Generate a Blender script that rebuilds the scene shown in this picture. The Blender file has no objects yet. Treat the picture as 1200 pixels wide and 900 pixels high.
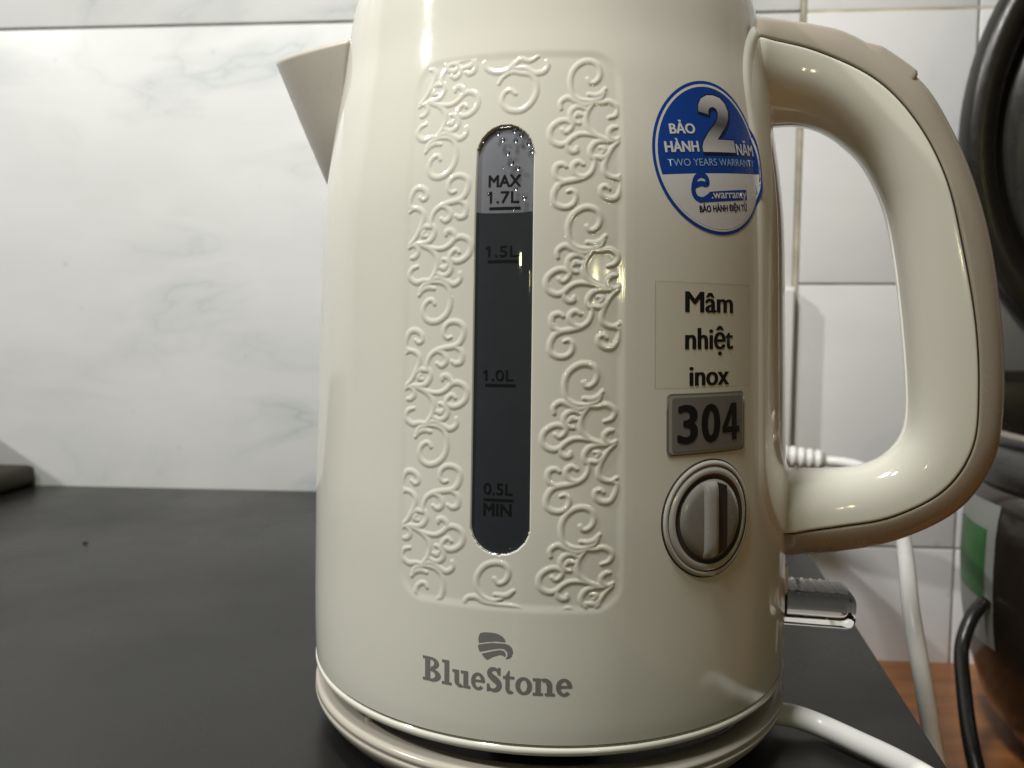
import bpy, bmesh, math, random
import numpy as np
from mathutils import Vector, Matrix

rad = math.radians
random.seed(7)
scene = bpy.context.scene
COL = scene.collection

# ------------------------------------------------------------------ camera
CAM_D, CAM_H, PITCH, YAW, ROLL, FPX = .2803, .1335, rad(3.9), rad(2.73), rad(.37), 908.5
cam_pos = Vector((0, -CAM_D, CAM_H))
cf = Vector((-math.sin(YAW)*math.cos(PITCH), math.cos(YAW)*math.cos(PITCH), -math.sin(PITCH)))
cr0 = Vector((math.cos(YAW), math.sin(YAW), 0)); cu0 = cr0.cross(cf)
cr = cr0*math.cos(ROLL)+cu0*math.sin(ROLL); cu = cu0*math.cos(ROLL)-cr0*math.sin(ROLL)
camd = bpy.data.cameras.new('camera'); camo = bpy.data.objects.new('camera', camd); COL.objects.link(camo)
mw = Matrix.Identity(4)
for i in range(3):
    mw[i][0] = cr[i]; mw[i][1] = cu[i]; mw[i][2] = -cf[i]; mw[i][3] = cam_pos[i]
camo.matrix_world = mw
camd.sensor_width = 36; camd.lens = FPX/1200*36
camd.clip_start = .01; camd.clip_end = 50
camd.dof.use_dof = True; camd.dof.focus_distance = .215; camd.dof.aperture_fstop = 17
scene.camera = camo

# ------------------------------------------------------------------ world, lamps, exposure
world = bpy.data.worlds.new('World'); scene.world = world; world.use_nodes = True
bg = world.node_tree.nodes['Background']
bg.inputs[0].default_value = (1.0, .93, .80, 1); bg.inputs[1].default_value = .012

def area_lamp(name, loc, target, size, power, color, shape='DISK', size_y=None):
    l = bpy.data.lights.new(name, 'AREA'); l.shape = shape; l.size = size
    if size_y: l.size_y = size_y
    l.energy = power; l.color = color
    o = bpy.data.objects.new(name, l); COL.objects.link(o); o.location = loc
    o.rotation_euler = (Vector(target)-Vector(loc)).to_track_quat('-Z', 'Y').to_euler()
    return o
# ceiling lamp of the kitchen, up to the left in front of the worktop
area_lamp('ceiling_lamp', (-0.5264, -0.7518, 1.4406), (0, .1, .1), .20, 7.3, (1.0, .985, .935))
# lamp over the worktop
area_lamp('worktop_lamp', (-0.1087, -0.2133, 0.7878), (0, .1, .1), .12, 3.9, (1.0, .985, .935))
# second lamp, lower and further to the left
area_lamp('side_lamp', (-1.2688, -0.4123, 1.1836), (0, .1, .1), .05, 12.3, (1.0, .985, .935))
# small far lamps in the room behind the camera, mirrored in the glossy shell
area_lamp('far_lamp', (.528, -1.474, .338), (0, 0, .15), .035, .55, (1.0, .93, .45), 'RECTANGLE', .045)
area_lamp('far_lamp', (-.346, -1.520, .397), (0, 0, .15), .040, .30, (.95, 1.0, .55), 'RECTANGLE', .035)
area_lamp('far_lamp', (.660, -1.420, .337), (0, 0, .15), .030, .35, (1.0, .93, .45), 'RECTANGLE', .045)

scene.render.engine = 'CYCLES'
scene.cycles.use_denoising = True
scene.cycles.max_bounces = 10
scene.cycles.transparent_max_bounces = 12
scene.cycles.caustics_reflective = False
scene.cycles.caustics_refractive = False
scene.view_settings.view_transform = 'Standard'
scene.view_settings.look = 'None'
scene.view_settings.gamma = 1
scene.view_settings.use_curve_mapping = False
scene.view_settings.exposure = .09

# ------------------------------------------------------------------ helpers
def tag(o, label=None, cat=None, group=None, kind=None):
    if label: o['label'] = label
    if cat: o['category'] = cat
    if group: o['group'] = group
    if kind: o['kind'] = kind
    return o

def empty(name, loc=(0, 0, 0)):
    o = bpy.data.objects.new(name, None); COL.objects.link(o); o.location = loc
    o.empty_display_size = .02
    return o

def mesh_obj(name, verts, faces, mat, parent=None, smooth=True):
    me = bpy.data.meshes.new(name)
    me.from_pydata([tuple(v) for v in verts], [], faces)
    me.update()
    if smooth:
        me.polygons.foreach_set('use_smooth', [True]*len(me.polygons))
    o = bpy.data.objects.new(name, me); COL.objects.link(o)
    if mat: me.materials.append(mat)
    if parent:
        o.parent = parent
        o.matrix_parent_inverse = Matrix.Translation(-parent_loc(parent))
    return o

def parent_loc(p):
    v = Vector((0, 0, 0))
    while p is not None:
        v = v + p.location
        p = p.parent
    return v

def grid_faces(nu, nv, closed_u=False, off=0, flip=False):
    f = []
    for j in range(nv-1):
        for i in range(nu if closed_u else nu-1):
            a = off+j*nu+i; b = off+j*nu+(i+1) % nu
            c = off+(j+1)*nu+(i+1) % nu; d = off+(j+1)*nu+i
            f.append((a, d, c, b) if flip else (a, b, c, d))
    return f

def cr_spline(P, n):
    """Catmull-Rom through points, n samples per span."""
    P = [np.array(p, float) for p in P]
    Q = [2*P[0]-P[1]]+P+[2*P[-1]-P[-2]]
    out = []
    for i in range(1, len(Q)-2):
        for k in range(n):
            t = k/n
            a, b, c, d = Q[i-1], Q[i], Q[i+1], Q[i+2]
            out.append(.5*((2*b)+(c-a)*t+(2*a-5*b+4*c-d)*t*t+(3*b-a-3*c+d)*t**3))
    out.append(Q[-2])
    return np.array(out)

def resample(P, n):
    P = np.asarray(P); s = np.concatenate([[0], np.cumsum(np.linalg.norm(np.diff(P, axis=0), axis=1))])
    t = np.linspace(0, s[-1], n)
    return np.stack([np.interp(t, s, P[:, k]) for k in range(P.shape[1])], 1)

def tube(name, path, r, mat, parent=None, n=14, caps=True):
    """tube along a 3-D polyline; r a number or list of radii"""
    P = [Vector(p) for p in path]; m = len(P)
    rs = [r]*m if isinstance(r, (int, float)) else list(r)
    T = []
    for i in range(m):
        d = P[min(i+1, m-1)]-P[max(i-1, 0)]; T.append(d.normalized())
    up = Vector((0, 0, 1)) if abs(T[0].z) < .9 else Vector((1, 0, 0))
    nrm = (up-T[0]*up.dot(T[0])).normalized()
    V = []; F = []
    for i in range(m):
        nrm = (nrm-T[i]*nrm.dot(T[i])).normalized(); b = T[i].cross(nrm)
        for k in range(n):
            a = 2*math.pi*k/n
            V.append(P[i]+(nrm*math.cos(a)+b*math.sin(a))*rs[i])
    F = grid_faces(n, m, True)
    if caps:
        V.append(P[0]); F += [(len(V)-1, (k+1) % n, k) for k in range(n)]
        V.append(P[-1]); o = (m-1)*n; F += [(len(V)-1, o+k, o+(k+1) % n) for k in range(n)]
    return mesh_obj(name, V, F, mat, parent)

def lathe(name, prof, mat, parent=None, centre=(0, 0, 0), n=128, a0=0, a1=2*math.pi):
    """prof = [(r, z)...] ; revolves about z"""
    full = abs(a1-a0-2*math.pi) < 1e-6
    nu = n if full else n+1
    V = []
    for r, z in prof:
        for k in range(nu):
            a = a0+(a1-a0)*k/n
            V.append((centre[0]+r*math.sin(a), centre[1]-r*math.cos(a), centre[2]+z))
    return mesh_obj(name, V, grid_faces(nu, len(prof), full), mat, parent)

def box(name, x0, x1, y0, y1, z0, z1, mat, parent=None, bevel=.001, rot=0, pivot=(0, 0), segs=3):
    bm = bmesh.new()
    c, s = math.cos(rot), math.sin(rot)
    vs = [bm.verts.new((x, y, z)) for z in (z0, z1) for y in (y0, y1) for x in (x0, x1)]
    for f in ((0, 2, 3, 1), (4, 5, 7, 6), (0, 1, 5, 4), (2, 6, 7, 3), (0, 4, 6, 2), (1, 3, 7, 5)):
        bm.faces.new([vs[i] for i in f])
    if bevel > 0:
        bmesh.ops.bevel(bm, geom=list(bm.edges), offset=bevel, segments=segs, affect='EDGES', profile=.5)
    for v in bm.verts:
        x, y = v.co.x-pivot[0], v.co.y-pivot[1]
        v.co.x = pivot[0]+x*c-y*s; v.co.y = pivot[1]+x*s+y*c
    me = bpy.data.meshes.new(name); bm.to_mesh(me); bm.free()
    o = bpy.data.objects.new(name, me); COL.objects.link(o); me.materials.append(mat)
    me.polygons.foreach_set('use_smooth', [True]*len(me.polygons))
    try:
        me.set_sharp_from_angle(angle=rad(35))
    except Exception:
        pass
    if parent:
        o.parent = parent; o.matrix_parent_inverse = Matrix.Translation(-parent_loc(parent))
    return o

# ------------------------------------------------------------------ materials
def new_mat(name):
    m = bpy.data.materials.new(name); m.use_nodes = True
    nt = m.node_tree; return m, nt, nt.nodes['Principled BSDF']

def tex_coord(nt, scale, kind='NOISE', detail=4, rough=.55, obj=True):
    tc = nt.nodes.new('ShaderNodeTexCoord')
    n = nt.nodes.new('ShaderNodeTexNoise'); n.inputs['Scale'].default_value = scale
    n.inputs['Detail'].default_value = detail; n.inputs['Roughness'].default_value = rough
    nt.links.new(tc.outputs['Object'], n.inputs['Vector'])
    return n

def ramp(nt, src, stops):
    r = nt.nodes.new('ShaderNodeValToRGB')
    e = r.color_ramp.elements
    while len(e) < len(stops): e.new(.5)
    for k, (p, c) in enumerate(stops):
        e[k].position = p; e[k].color = (*c, 1) if len(c) == 3 else c
    nt.links.new(src, r.inputs[0]); return r

def plastic(name, col, rough=.2, spec=.5, var=.03, bump=0, bscale=900, coat=0):
    m, nt, b = new_mat(name)
    n = tex_coord(nt, 35, detail=5)
    lo = tuple(c*(1-var) for c in col); hi = tuple(min(1, c*(1+var)) for c in col)
    r = ramp(nt, n.outputs[0], [(.3, lo), (.7, hi)])
    nt.links.new(r.outputs[0], b.inputs['Base Color'])
    n2 = tex_coord(nt, 140, detail=6, rough=.7)
    mr = nt.nodes.new('ShaderNodeMapRange')
    mr.inputs['From Min'].default_value = .3; mr.inputs['From Max'].default_value = .75
    mr.inputs['To Min'].default_value = rough*.8; mr.inputs['To Max'].default_value = rough*1.35
    nt.links.new(n2.outputs[0], mr.inputs['Value']); nt.links.new(mr.outputs[0], b.inputs['Roughness'])
    b.inputs['Specular IOR Level'].default_value = spec
    b.inputs['Coat Weight'].default_value = coat
    if bump:
        n3 = tex_coord(nt, bscale, detail=3)
        bp = nt.nodes.new('ShaderNodeBump'); bp.inputs['Strength'].default_value = bump; bp.inputs['Distance'].default_value = .0003
        nt.links.new(n3.outputs[0], bp.inputs['Height']); nt.links.new(bp.outputs[0], b.inputs['Normal'])
    return m

def metal(name, col, rough=.3, var=.1):
    m = plastic(name, col, rough, .5, var)
    m.node_tree.nodes['Principled BSDF'].inputs['Metallic'].default_value = 1
    return m

CREAM = plastic('cream_plastic', (.745, .735, .655), .075, .5, .012, bump=.02, bscale=260)
nt = CREAM.node_tree; b = nt.nodes['Principled BSDF']
sm = tex_coord(nt, 22, detail=7, rough=.72)
mr = nt.nodes.new('ShaderNodeMapRange'); mr.inputs['From Min'].default_value = .42; mr.inputs['From Max'].default_value = .72
mr.inputs['To Min'].default_value = .062; mr.inputs['To Max'].default_value = .17
nt.links.new(sm.outputs[0], mr.inputs['Value']); nt.links.new(mr.outputs[0], b.inputs['Roughness'])
TAUPE = plastic('taupe_plastic', (.36, .32, .262), .24, .5, .02, bump=.04, bscale=400)
SPOUTM = plastic('spout_plastic', (.60, .565, .495), .3, .5, .02, bump=.04, bscale=400)
BASEM = plastic('base_plastic', (.50, .465, .405), .22, .5, .02)
GAP_DARK = plastic('dark_gap', (.035, .028, .018), .6, .3)  # near-black for seams and outlines, and painted shade inside gaps
INK = plastic('print_ink', (.012, .012, .012), .6, .2)
GREYINK = plastic('grey_print', (.20, .195, .19), .4, .4)
WHITEP = plastic('white_plastic', (.80, .80, .78), .3, .5, .02)
BLACKP = plastic('black_plastic', (.012, .011, .010), .3, .5)
STK_BLUE = plastic('sticker_blue', (.012, .06, .32), .28, .5, .06)
STK_WHITE = plastic('sticker_white', (.70, .71, .73), .28, .5, .02)
STK_LIGHT = plastic('sticker_lightblue', (.33, .48, .72), .3, .5, .02)
STK_DARK = plastic('sticker_dark', (.012, .018, .05), .3, .5, .02)
NUMERAL, nt, b = new_mat('numeral_silver')       # printed metallic gradient
tc = nt.nodes.new('ShaderNodeTexCoord'); sx = nt.nodes.new('ShaderNodeSeparateXYZ'); nt.links.new(tc.outputs['Object'], sx.inputs[0])
mr = nt.nodes.new('ShaderNodeMapRange'); mr.inputs['From Min'].default_value = .182; mr.inputs['From Max'].default_value = .1985
nt.links.new(sx.outputs['Z'], mr.inputs['Value'])
r = ramp(nt, mr.outputs[0], [(.0, (.62, .62, .62)), (.25, (.42, .42, .43)), (.5, (.10, .10, .11)), (.62, (.16, .16, .17)), (.8, (.45, .45, .46)), (1.0, (.68, .68, .68))])
nt.links.new(r.outputs[0], b.inputs['Base Color']); b.inputs['Roughness'].default_value = .3
SILVER = metal('brushed_silver', (.50, .49, .46), .28)
DARKSTEEL = metal('dark_steel', (.16, .155, .145), .3)

def clear_mat(name, tint, gloss_rough=.03, ior=1.45, graze=1.0):
    m, nt, b = new_mat(name); nt.nodes.remove(b)
    out = nt.nodes['Material Output']
    tr = nt.nodes.new('ShaderNodeBsdfTransparent'); tr.inputs[0].default_value = (*tint, 1)
    gl = nt.nodes.new('ShaderNodeBsdfGlossy'); gl.inputs['Roughness'].default_value = gloss_rough
    lw = nt.nodes.new('ShaderNodeLayerWeight'); lw.inputs[0].default_value = .5
    pw = nt.nodes.new('ShaderNodeMath'); pw.operation = 'POWER'; pw.inputs[1].default_value = 5
    nt.links.new(lw.outputs['Facing'], pw.inputs[0])
    fr = nt.nodes.new('ShaderNodeMath'); fr.operation = 'MULTIPLY_ADD'
    f0 = ((ior-1)/(ior+1))**2; fr.inputs[1].default_value = (1-f0)*graze; fr.inputs[2].default_value = f0
    nt.links.new(pw.outputs[0], fr.inputs[0])
    mx = nt.nodes.new('ShaderNodeMixShader')
    nt.links.new(fr.outputs[0], mx.inputs[0]); nt.links.new(tr.outputs[0], mx.inputs[1])
    nt.links.new(gl.outputs[0], mx.inputs[2]); nt.links.new(mx.outputs[0], out.inputs[0])
    return m
PANE = clear_mat('gauge_pane_plastic', (.86, .87, .90))
FILM = clear_mat('clear_film', (1.0, .998, .988), .25, 1.38, .0)
def glass_mat(name, col, rough=.02, ior=1.45):
    m, nt, b = new_mat(name)
    b.inputs['Base Color'].default_value = (*col, 1); b.inputs['Transmission Weight'].default_value = 1
    b.inputs['Roughness'].default_value = rough; b.inputs['IOR'].default_value = ior
    return m
CLEAR = glass_mat('clear_plastic', (.92, .92, .89), .05, 1.28)
DROP = glass_mat('water_drop', (.86, .87, .89), .0, 1.33)
AIRBACK = plastic('gauge_empty', (.29, .295, .31), .45, .4, .04)
WATER = plastic('gauge_water', (.052, .058, .063), .35, .3, .08)

# glossy black worktop
COUNTER, nt, b = new_mat('black_worktop')
n = tex_coord(nt, 9, detail=6, rough=.6)
r = ramp(nt, n.outputs[0], [(.3, (.013, .0128, .0122)), (.7, (.018, .0174, .0165))])
nt.links.new(r.outputs[0], b.inputs['Base Color'])
n2 = tex_coord(nt, 7, detail=6, rough=.62)
mr = nt.nodes.new('ShaderNodeMapRange'); mr.inputs['From Min'].default_value = .3; mr.inputs['From Max'].default_value = .7
mr.inputs['To Min'].default_value = .20; mr.inputs['To Max'].default_value = .40
nt.links.new(n2.outputs[0], mr.inputs['Value']); nt.links.new(mr.outputs[0], b.inputs['Roughness'])
b.inputs['Specular IOR Level'].default_value = .26

# marble-veined glazed tile (left) and plain glazed tile (right)
def tile_mat(name, base, vein, vein_amt):
    m, nt, b = new_mat(name)
    tc = nt.nodes.new('ShaderNodeTexCoord')
    mp = nt.nodes.new('ShaderNodeMapping'); mp.inputs['Rotation'].default_value = (0, rad(38), 0)
    mp.inputs['Scale'].default_value = (1.0, 1.0, 2.6)
    nt.links.new(tc.outputs['Object'], mp.inputs['Vector'])
    nz = nt.nodes.new('ShaderNodeTexNoise'); nz.inputs['Scale'].default_value = 4.0
    nz.inputs['Detail'].default_value = 5; nz.inputs['Roughness'].default_value = .55; nz.inputs['Distortion'].default_value = .9
    nt.links.new(mp.outputs[0], nz.inputs['Vector'])
    # thin veins where the noise crosses .5
    sub = nt.nodes.new('ShaderNodeMath'); sub.operation = 'SUBTRACT'; sub.inputs[1].default_value = .5
    ab = nt.nodes.new('ShaderNodeMath'); ab.operation = 'ABSOLUTE'
    nt.links.new(nz.outputs[0], sub.inputs[0]); nt.links.new(sub.outputs[0], ab.inputs[0])
    vr = ramp(nt, ab.outputs[0], [(.0, (1, 1, 1)), (.012, (.55, .55, .55)), (.10, (0, 0, 0))])
    patch = nt.nodes.new('ShaderNodeTexNoise'); patch.inputs['Scale'].default_value = 6.5; patch.inputs['Detail'].default_value = 2
    nt.links.new(tc.outputs['Object'], patch.inputs['Vector'])
    pr = ramp(nt, patch.outputs[0], [(.44, (0, 0, 0)), (.66, (1, 1, 1))])
    mul = nt.nodes.new('ShaderNodeMath'); mul.operation = 'MULTIPLY'
    nt.links.new(vr.outputs[0], mul.inputs[0]); nt.links.new(pr.outputs[0], mul.inputs[1])
    mul2 = nt.nodes.new('ShaderNodeMath'); mul2.operation = 'MULTIPLY'; mul2.inputs[1].default_value = vein_amt
    nt.links.new(mul.outputs[0], mul2.inputs[0])
    cloud = nt.nodes.new('ShaderNodeTexNoise'); cloud.inputs['Scale'].default_value = 7; cloud.inputs['Detail'].default_value = 4
    nt.links.new(mp.outputs[0], cloud.inputs['Vector'])
    cr_ = ramp(nt, cloud.outputs[0], [(.35, tuple(c*.94 for c in base)), (.62, base)])
    mix = nt.nodes.new('ShaderNodeMix'); mix.data_type = 'RGBA'
    nt.links.new(mul2.outputs[0], mix.inputs[0]); nt.links.new(cr_.outputs[0], mix.inputs[6]); mix.inputs[7].default_value = (*vein, 1)
    # small dark specks
    sp = nt.nodes.new('ShaderNodeTexVoronoi'); sp.inputs['Scale'].default_value = 26
    nt.links.new(tc.outputs['Object'], sp.inputs['Vector'])
    sr = ramp(nt, sp.outputs['Distance'], [(.0, (.45, .45, .42)), (.045, (.75, .75, .73)), (.08, (1, 1, 1))])
    mx2 = nt.nodes.new('ShaderNodeMix'); mx2.data_type = 'RGBA'; mx2.blend_type = 'MULTIPLY'; mx2.inputs[0].default_value = .35
    nt.links.new(mix.outputs[2], mx2.inputs[6]); nt.links.new(sr.outputs[0], mx2.inputs[7])
    nt.links.new(mx2.outputs[2], b.inputs['Base Color'])
    b.inputs['Roughness'].default_value = .30; b.inputs['Specular IOR Level'].default_value = .22
    return m
TILE_MARBLE = tile_mat('marble_tile', (.80, .805, .805), (.56, .61, .60), 1.0)
TILE_PLAIN = tile_mat('plain_tile', (.785, .79, .79), (.62, .62, .61), .35)
GROUT = plastic('grout', (.50, .46, .36), .85, .2, .35)
GROUT_DARK = plastic('dark_joint', (.27, .26, .24), .85, .2, .3)

# orange-brown wood
WOOD, nt, b = new_mat('brown_wood')
tc = nt.nodes.new('ShaderNodeTexCoord'); mp = nt.nodes.new('ShaderNodeMapping'); mp.inputs['Scale'].default_value = (3, 26, 26)
nt.links.new(tc.outputs['Object'], mp.inputs[0])
nz = nt.nodes.new('ShaderNodeTexNoise'); nz.inputs['Scale'].default_value = 3; nz.inputs['Detail'].default_value = 8; nz.inputs['Distortion'].default_value = .6
nt.links.new(mp.outputs[0], nz.inputs[0])
r = ramp(nt, nz.outputs[0], [(.3, (.24, .085, .025)), (.55, (.38, .145, .04)), (.75, (.46, .20, .065))])
nt.links.new(r.outputs[0], b.inputs['Base Color']); b.inputs['Roughness'].default_value = .38

# glossy dark brown-black cooker shell
COOKER = plastic('cooker_shell', (.022, .017, .013), .14, .5, .15)
COOKER_LID = plastic('cooker_lid', (.012, .010, .008), .33, .5, .15)
COOKER_GREY = plastic('cooker_grey', (.03, .028, .026), .3, .5, .1)
ALU = metal('pot_rim', (.42, .38, .34), .3)
STK_GREEN = plastic('label_green', (.02, .10, .025), .35, .4, .3)
STK_PALE = plastic('label_pale', (.20, .21, .19), .35, .4, .06)
BROWN = plastic('dark_brown', (.035, .029, .018), .5, .3, .2)

# ------------------------------------------------------------------ setting: wall, worktop, wood
WA = (-.46944, .35550)                      # a point of the tiled wall face at worktop level
WROT = math.atan2(-.02417, .99971)
def wbox(name, s0, s1, z0, z1, d0, d1, mat, parent=None, bevel=.0008):
    """box on the wall: s along it, d depth behind the tile face (negative = in front)"""
    return box(name, WA[0]+s0, WA[0]+s1, WA[1]+d0, WA[1]+d1, z0, z1, mat, parent, bevel, WROT, WA)
wall = tag(wbox('wall', -1.4, 2.0, -.40, 1.3, .0013, .05, GROUT_DARK, None, 0), kind='structure')
JT = .3785
big = [(-1.4, -.8), (-.799, -.2), (-.199, .40), (.401, .6600)]
for k, (s0, s1) in enumerate(big):
    for z0, z1 in ((-.14, JT-.0010), (JT+.0010, .90)):
        wbox('tile', s0, s1-.001, z0, z1, 0, .02, TILE_MARBLE, wall)
cols = [.6632]
while cols[-1] < 1.9: cols.append(cols[-1]+.1275)
rows = [-.2495, -.0355, .1717, JT, .5855, .7925]
for i in range(len(cols)-1):
    for j in range(len(rows)-1):
        g = .0016
        wbox('tile', cols[i]+g*.6, cols[i+1]-g*.6, rows[j]+g*.5, rows[j+1]-g*.5, .0006, .02, TILE_PLAIN, wall)
# yellowed grout bead between the two kinds of tile and along the right-hand joints
wbox('grout', .6597, .6634, -.15, .80, .0003, .015, GROUT, wall, .0003)
wbox('grout', .6640, 1.9, JT-.0012, JT+.0012, .0009, .015, GROUT, wall, .0003)

# worktop with its right-hand edge
edge = lambda y: .131+.1495*y
CT = [(-1.3, .3749), (edge(.3386), .3386), (edge(-.36), -.36), (-1.3, -.36)]
def prism(name, poly, z0, z1, mat, parent=None, bevel=.0012):
    bm = bmesh.new()
    lo = [bm.verts.new((x, y, z0)) for x, y in poly]; hi = [bm.verts.new((x, y, z1)) for x, y in poly]
    n = len(poly)
    bm.faces.new(hi); bm.faces.new(lo[::-1])
    for i in range(n): bm.faces.new((lo[i], lo[(i+1) % n], hi[(i+1) % n], hi[i]))
    bmesh.ops.recalc_face_normals(bm, faces=list(bm.faces))
    if bevel: bmesh.ops.bevel(bm, geom=list(bm.edges), offset=bevel, segments=2, affect='EDGES')
    me = bpy.data.meshes.new(name); bm.to_mesh(me); bm.free(); me.materials.append(mat)
    o = bpy.data.objects.new(name, me); COL.objects.link(o)
    if parent: o.parent = parent
    return o
counter = tag(prism('worktop', CT, -.03, 0, COUNTER), kind='structure')
prism('side_panel', [(-1.28, .36), (edge(.32)-.012, .32), (edge(-.33)-.012, -.33), (-1.28, -.33)], -.1275, -.0303, COUNTER, counter, .0005)
low = tag(box('wooden_counter', -1.4, 1.5, -.7, .40, -.17, -.128, WOOD, None, .002), kind='structure')

# ------------------------------------------------------------------ kettle geometry
PROF = [(.0245, .0825), (.030, .0827), (.043, .0827), (.060, .0824), (.081, .0820), (.101, .0812), (.1325, .0802), (.1624, .0791),
        (.1796, .0776), (.2000, .0744), (.2143, .0717), (.2265, .0699), (.2350, .0685), (.2395, .0671), (.2430, .0645)]
_pt = cr_spline([(z*1.0, r) for z, r in PROF], 16)
def rb(z): return np.interp(z, _pt[:, 0], _pt[:, 1])
def S(th, z, off=0.0):
    """point of the kettle shell: th in degrees (0 faces -y), z height, off proud of the shell"""
    t = rad(th); r = float(rb(z))+off
    return (r*math.sin(t), -r*math.cos(t), z)
R0 = .0805                                   # u = R0 * theta
def SU(u, z, off=0.0): return S(math.degrees(u/R0), z, off)

kettle = tag(empty('electric_kettle'), 'cream plastic electric kettle with embossed scrollwork and a water gauge, on its base', 'kettle')

# panel patch limits
TH0, TH1, PZ0, PZ1 = -32.0, 16.0, .0575, .2090
def build_body():
    ths = [TH0+(TH1-TH0)*i/32 for i in range(33)]
    m = 210
    ths += [TH1+(360-(TH1-TH0))*i/m for i in range(1, m)]
    nt_ = len(ths)
    zs = list(np.linspace(.0245, PZ0, 20))+list(np.linspace(PZ0, PZ1, 76))[1:]+list(np.linspace(PZ1, .243, 26))[1:]
    V = []; F = []
    for z in zs:
        for t in ths: V.append(S(t, z))
    for j in range(len(zs)-1):
        for i in range(nt_):
            if i < 32 and zs[j] >= PZ0-1e-9 and zs[j+1] <= PZ1+1e-9: continue
            a = j*nt_+i; b_ = j*nt_+(i+1) % nt_
            F.append((a, b_, b_+nt_, a+nt_))
    return mesh_obj('body', V, F, CREAM, kettle)
body = build_body()

# lower lip of the shell, and underside
lathe('bottom_lip', [(.0700, .0208), (.0800, .0208), (.0815, .0212), (.0824, .0215), (.0828, .0222), (.0828, .0230), (.0825, .0236),
                     (.0819, .0238), (.0819, .0241), (.0825, .0243)], CREAM, kettle, n=200)
lathe('underside', [(.0005, .0175), (.0700, .0175), (.0735, .0178), (.0735, .0215)], GAP_DARK, kettle)  # dark colour stands in for the shade in the gap above the base
# lid
lid = lathe('lid', [(.0645, .2432), (.0640, .2424), (.0634, .2424), (.0634, .2436), (.0625, .2462), (.0600, .2490), (.0540, .2520), (.0400, .2545), (.0200, .2555), (.0003, .2557)], CREAM, kettle)

# ---- embossed panel as a height field
MOTIF=[[(-0.6,-4.8),(0.1,-5.8),(1.3,-5.7),(2.6,-4.5),(3.0,-2.7),(2.1,-0.8),(0.0,0.0),(-2.3,-0.5),(-4.4,-2.2),(-5.4,-4.5),(-5.4,-7.1),(-4.6,-9.2),(-2.7,-10.4),(-0.2,-10.6),(1.4,-10.2)],[(-0.4,-8.9),(1.4,-9.2),(3.2,-8.6),(4.4,-7.2)],[(-8.1,-12.8),(-8.3,-11.5),(-7.6,-10.5),(-6.1,-9.9),(-4.0,-10.8),(-2.2,-11.6),(-0.4,-11.5),(1.4,-10.4),(3.2,-9.7),(4.1,-8.2)],[(0.9,-11.0),(3.2,-11.0),(5.3,-10.6),(7.2,-11.5),(7.8,-12.8),(6.9,-14.3),(5.1,-14.9)],[(0.9,-11.2),(-0.7,-13.3),(-1.3,-15.6),(-0.6,-17.9),(1.2,-19.5),(3.6,-20.4),(5.8,-21.1)],[(-1.1,-13.0),(-2.5,-12.3),(-4.0,-12.4),(-5.3,-13.5),(-5.4,-15.1),(-4.0,-16.3),(-3.1,-16.6)],[(-2.4,-14.4),(-3.5,-14.1),(-4.2,-14.9)],[(-7.7,-18.3),(-6.7,-19.0),(-5.4,-18.0),(-5.1,-16.7),(-6.8,-15.9),(-8.8,-16.3),(-10.6,-17.8),(-11.1,-19.8),(-10.3,-21.5),(-8.3,-22.3),(-6.5,-21.8),(-5.1,-20.5),(-3.2,-19.5),(-0.9,-19.4),(1.5,-19.9),(3.6,-20.7)],[(-6.5,-22.1),(-6.2,-23.2),(-5.1,-24.0),(-3.9,-23.8),(-3.8,-23.0)],[(7.2,-17.3),(6.2,-17.4),(5.1,-18.4),(5.2,-19.8),(6.6,-20.7),(8.1,-20.1)],[(7.9,-20.9),(6.0,-22.6),(4.4,-25.2),(3.6,-27.3),(3.7,-29.1),(5.0,-30.2),(6.8,-30.5),(8.4,-29.7)],[(6.5,-30.5),(8.3,-31.3),(8.0,-33.6),(6.6,-35.7),(4.5,-35.9),(2.9,-34.8),(2.7,-33.3),(3.9,-32.7),(4.9,-33.4)],[(5.4,-21.1),(3.0,-21.1),(1.0,-21.8),(-0.2,-23.6),(0.1,-25.2),(1.0,-26.0)],[(1.3,-25.3),(3.3,-25.4),(4.8,-24.2)],[(2.5,-22.8),(3.6,-23.2),(3.2,-24.1)],[(0.9,-25.2),(0.9,-27.3),(0.0,-29.3),(-1.8,-30.6),(-4.1,-31.3),(-7.2,-31.9),(-8.9,-33.0),(-9.9,-35.1),(-9.7,-37.2),(-7.9,-38.3),(-5.8,-38.2),(-4.3,-36.9),(-4.1,-35.0),(-5.1,-34.0),(-6.2,-34.3)],[(-1.8,-30.6),(-3.8,-30.1),(-4.9,-28.5),(-4.6,-27.3),(-3.4,-26.6),(-2.1,-27.3)],[(-7.2,-31.8),(-9.0,-30.9),(-9.6,-29.4),(-9.2,-27.8),(-7.7,-27.3),(-6.6,-27.9)]]
TOPC=[[(-10.1,195.0),(-11.8,196.1),(-13.5,195.0),(-13.8,192.8),(-11.9,190.8),(-8.4,190.5),(-5.6,192.5),(-4.2,195.5),(-4.6,198.3),(-6.1,200.0),(-8.7,200.5),(-11.4,200.9),(-13.9,199.6),(-15.0,198.0)],[(-19.7,204.1),(-18.8,202.2),(-16.0,201.1),(-12.7,201.4),(-10.5,203.2),(-8.9,204.2),(-6.2,203.7),(-4.0,204.8)],[(-10.7,201.9),(-7.5,201.7),(-4.8,200.3),(-2.3,200.7),(-1.1,202.2),(-1.5,203.5)],[(-32.3,205.6),(-31.4,203.5),(-29.2,202.6),(-27.8,203.7),(-28.8,205.6)],[(-26.0,203.2),(-23.9,203.6),(-22.4,205.0)]]
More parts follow.
